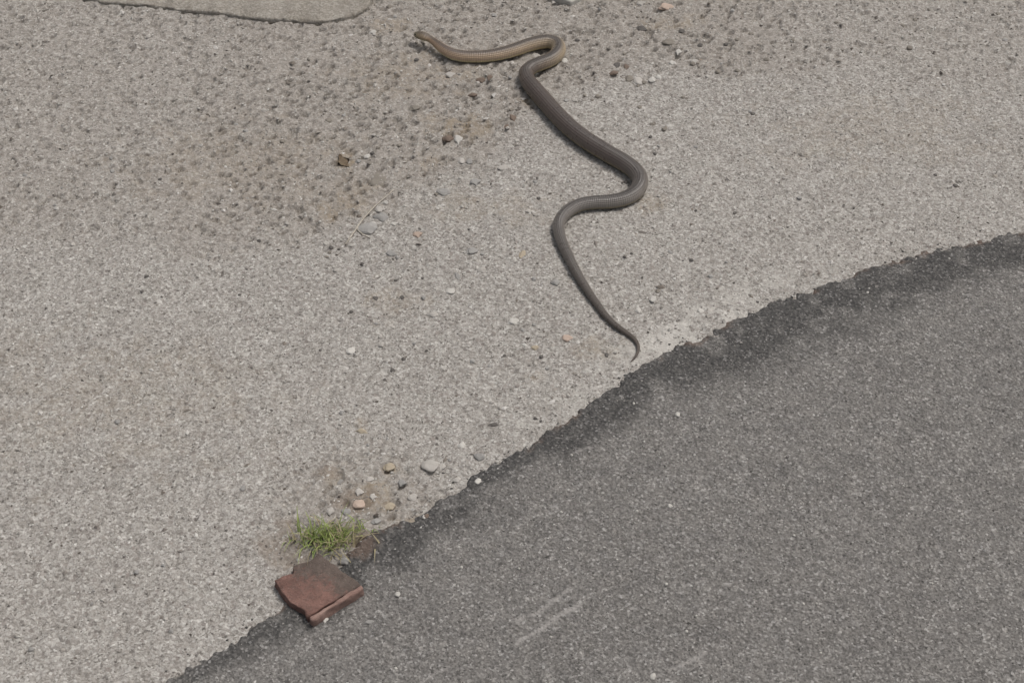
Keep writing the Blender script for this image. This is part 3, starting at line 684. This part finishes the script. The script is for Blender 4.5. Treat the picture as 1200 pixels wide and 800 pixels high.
n1 = (E2 - Ct) / np.linalg.norm(E2 - Ct)         # from the corner along the front edge
co = np.array([v.co[:] for v in pl.data.vertices]); rel = co[:, :2] - Ct
back_d = rel @ ((E1 - Ct) / np.linalg.norm(E1 - Ct)); along = rel @ n1
nz = fbm(co[:, 0], co[:, 1], 0.02, 8, 3)
fattr(pl.data, 'grime', np.clip(0.5 + 12 * (back_d * 0.16 + 0.019 - along * 0.50 + 0.012 * nz), 0, 1) * sst(0.007, 0.012, co[:, 2]))
# a chipped hollow in the plate's top
hx, hy = px(392, 681, 0.02)[:2]
for v in pl.data.vertices:
    d = math.hypot((v.co.x - hx), (v.co.y - hy) * 0.8)
    if v.co.z > 0.007: v.co.z -= 0.006 * max(0.0, 1 - d / 0.008)
under(pl, root)
nrm = np.array([n1[1], -n1[0]]); nrm = nrm if nrm[1] < 0 else -nrm
r0 = [Ct + nrm * 0.0005, E2 + nrm * 0.0005, E2 + nrm * 0.0068, Ct + nrm * 0.0068]
under(slab('rim', r0, -0.004, 0.0158, RIM, 0.0020, 0.0018, cut=0.0045, seed=14), root)

# ------------------------------------------------------------------ grass tuft
def blades(name, n, cx, cy, sx, sy, h0, h1, mat, dry, parent):
    V, Fc = [], []
    for i in range(n):
        bx = random.gauss(cx, sx); by = random.gauss(cy, sy); bz = ground_z(bx, by) - 0.001
        az = random.uniform(0, 6.283); ln = random.uniform(h0, h1); wd = random.uniform(0.0007, 0.0014)
        lean = random.uniform(0.15, 1.0) + (0.4 if dry else 0); droop = random.uniform(0.2, 1.1)
        d = Vector((math.cos(az), math.sin(az), 0)); s = Vector((-d.y, d.x, 0)) * wd
        k0 = len(V); N = 5
        for k in range(N):
            q = k / (N - 1); th = lean * 0.6 + droop * q
            p = Vector((bx, by, bz)) + d * (ln * q * math.sin(min(th, 1.5)) * 0.85) + Vector((0, 0, ln * q * math.cos(min(th, 1.45))))
            ww = s * (1 - 0.92 * q); V += [p - ww, p + Vector((0, 0, -0.0003)) + d * 0.0003, p + ww]
        for k in range(N - 1):
            a = k0 + 3 * k; Fc += [(a, a + 1, a + 4, a + 3), (a + 1, a + 2, a + 5, a + 4)]
    me = bpy.data.meshes.new(name); me.from_pydata([v[:] for v in V], [], Fc); me.update(); me.materials.append(mat)
    for p in me.polygons: p.use_smooth = True
    o = obj(name, me); under(o, parent)
def blade_mat(name, c1, c2):
    M = Mat(name, 0.55, 0.3)
    m = M.color(M.mix(M.ramp(M.noise(120, 2), [(0.35, 0.0), (0.65, 1.0)]), c1, c2))
    M.b.inputs['Subsurface Weight'].default_value = 0.0
    return m
G1 = blade_mat('green_blade', (0.20, 0.27, 0.08), (0.35, 0.40, 0.14)); G2 = blade_mat('dry_blade', (0.30, 0.26, 0.15), (0.42, 0.37, 0.24))
gp = px(388, 634)
tuft = obj('grass_tuft', None, None, 'small green grass tuft with some dry blades at the concrete edge above the reddish slab', 'grass')
tuft.location = (gp[0], gp[1], 0); bpy.context.view_layer.update()
blades('green_blades', 170, gp[0] - 0.010, gp[1], 0.016, 0.011, 0.010, 0.046, G1, False, tuft)
blades('dry_blades', 80, gp[0], gp[1] - 0.004, 0.022, 0.013, 0.018, 0.046, G2, True, tuft)
gq = px(413, 622)
blades('sparse_blades', 50, gq[0], gq[1], 0.014, 0.008, 0.008, 0.022, G1, True, tuft)

# ------------------------------------------------------------------ twig, leaf
M = Mat('dry_bark', 0.85, 0.2)
TW = M.color(M.mix(M.ramp(M.noise(200, 4), [(0.35, 0.0), (0.65, 1.0)]), (0.34, 0.305, 0.255), (0.56, 0.52, 0.45)))
def tube(pts, r0, r1, mat, name):
    bm = bmesh.new(); prev = None; n = len(pts); K = 8
    for i, p in enumerate(pts):
        a = Vector(pts[max(i - 1, 0)]); b = Vector(pts[min(i + 1, n - 1)]); d = (b - a).normalized()
        s = d.cross(Vector((0, 0, 1))).normalized(); u = s.cross(d); r = r0 + (r1 - r0) * i / (n - 1)
        ring = [bm.verts.new(Vector(p) + (s * math.cos(k / K * 6.2832) + u * math.sin(k / K * 6.2832)) * r) for k in range(K)]
        if prev:
            for k in range(K): bm.faces.new((prev[k], prev[(k + 1) % K], ring[(k + 1) % K], ring[k]))
        else: bm.faces.new(ring[::-1])
        prev = ring
    bm.faces.new(prev)
    bmesh.ops.recalc_face_normals(bm, faces=bm.faces[:])
    return bm_mesh(name, bm, mat)
def path(pp, lift, r):
    out = []
    for i, (u, v) in enumerate(pp):
        p = px(u, v); out.append((p[0], p[1], ground_z(p[0], p[1]) + r + lift))
    for _ in range(1): out = [out[0]] + [tuple(np.array(out[i - 1]) * .25 + np.array(out[i]) * .5 + np.array(out[i + 1]) * .25) for i in range(1, len(out) - 1)] + [out[-1]]
    return out
root = obj('twig', None, None, 'thin pale dry twig lying diagonally beside flat grey stones', 'twig')
tp = px(430, 252); root.location = (tp[0], tp[1], 0); bpy.context.view_layer.update()
under(obj('stem', tube(path([(405, 287), (410, 277), (418, 271), (419, 263), (428, 256), (432, 249), (440, 244), (445, 236), (454, 232), (461, 224)], 0.0012, 0.0014), 0.0015, 0.0008, TW, 'stem')), root)
under(obj('side_branch', tube(path([(419, 266), (418, 271), (424, 275), (434, 279)], 0.0006, 0.001), 0.0013, 0.0008, TW, 'side_branch')), root)
M = Mat('dead_leaf', 0.8, 0.25); LEAF = M.color(M.mix(M.ramp(M.noise(120, 4), [(0.35, 0.0), (0.65, 1.0)]), (0.23, 0.175, 0.12), (0.35, 0.28, 0.20)))
bm = bmesh.new(); lp = px(402, 190); lz = ground_z(lp[0], lp[1]); kk = mpp(402, 190)
rows = []
for i in range(9):
    q = i / 8 * 2 - 1; wd = (1 - q * q) ** 0.7 * 5.0 * kk * (1 + 0.5 * math.sin(5 * q + 1)) + 0.0004
    row = []
    for j in range(5):
        s = j / 2 - 1
        lx_ = q * 12 * kk; ly_ = s * wd + 0.002 * q * q
        a = R(-58); xx = lx_ * math.cos(a) - ly_ * math.sin(a); yy = lx_ * math.sin(a) + ly_ * math.cos(a)
        row.append(bm.verts.new((lp[0] + xx, lp[1] + yy * 1.2, lz + 0.0022 + 0.0004 * s * s + 0.0016 * mnoise.noise(Vector((q * 2, s * 2, 3))))))
    rows.append(row)
for i in range(8):
    for j in range(4): bm.faces.new((rows[i][j], rows[i + 1][j], rows[i + 1][j + 1], rows[i][j + 1]))
bmesh.ops.solidify(bm, geom=bm.faces[:], thickness=0.0004)
obj('dead_leaf', bm_mesh('dead_leaf', bm, LEAF), None, 'curled brown dead leaf on the stained concrete at left', 'leaf')
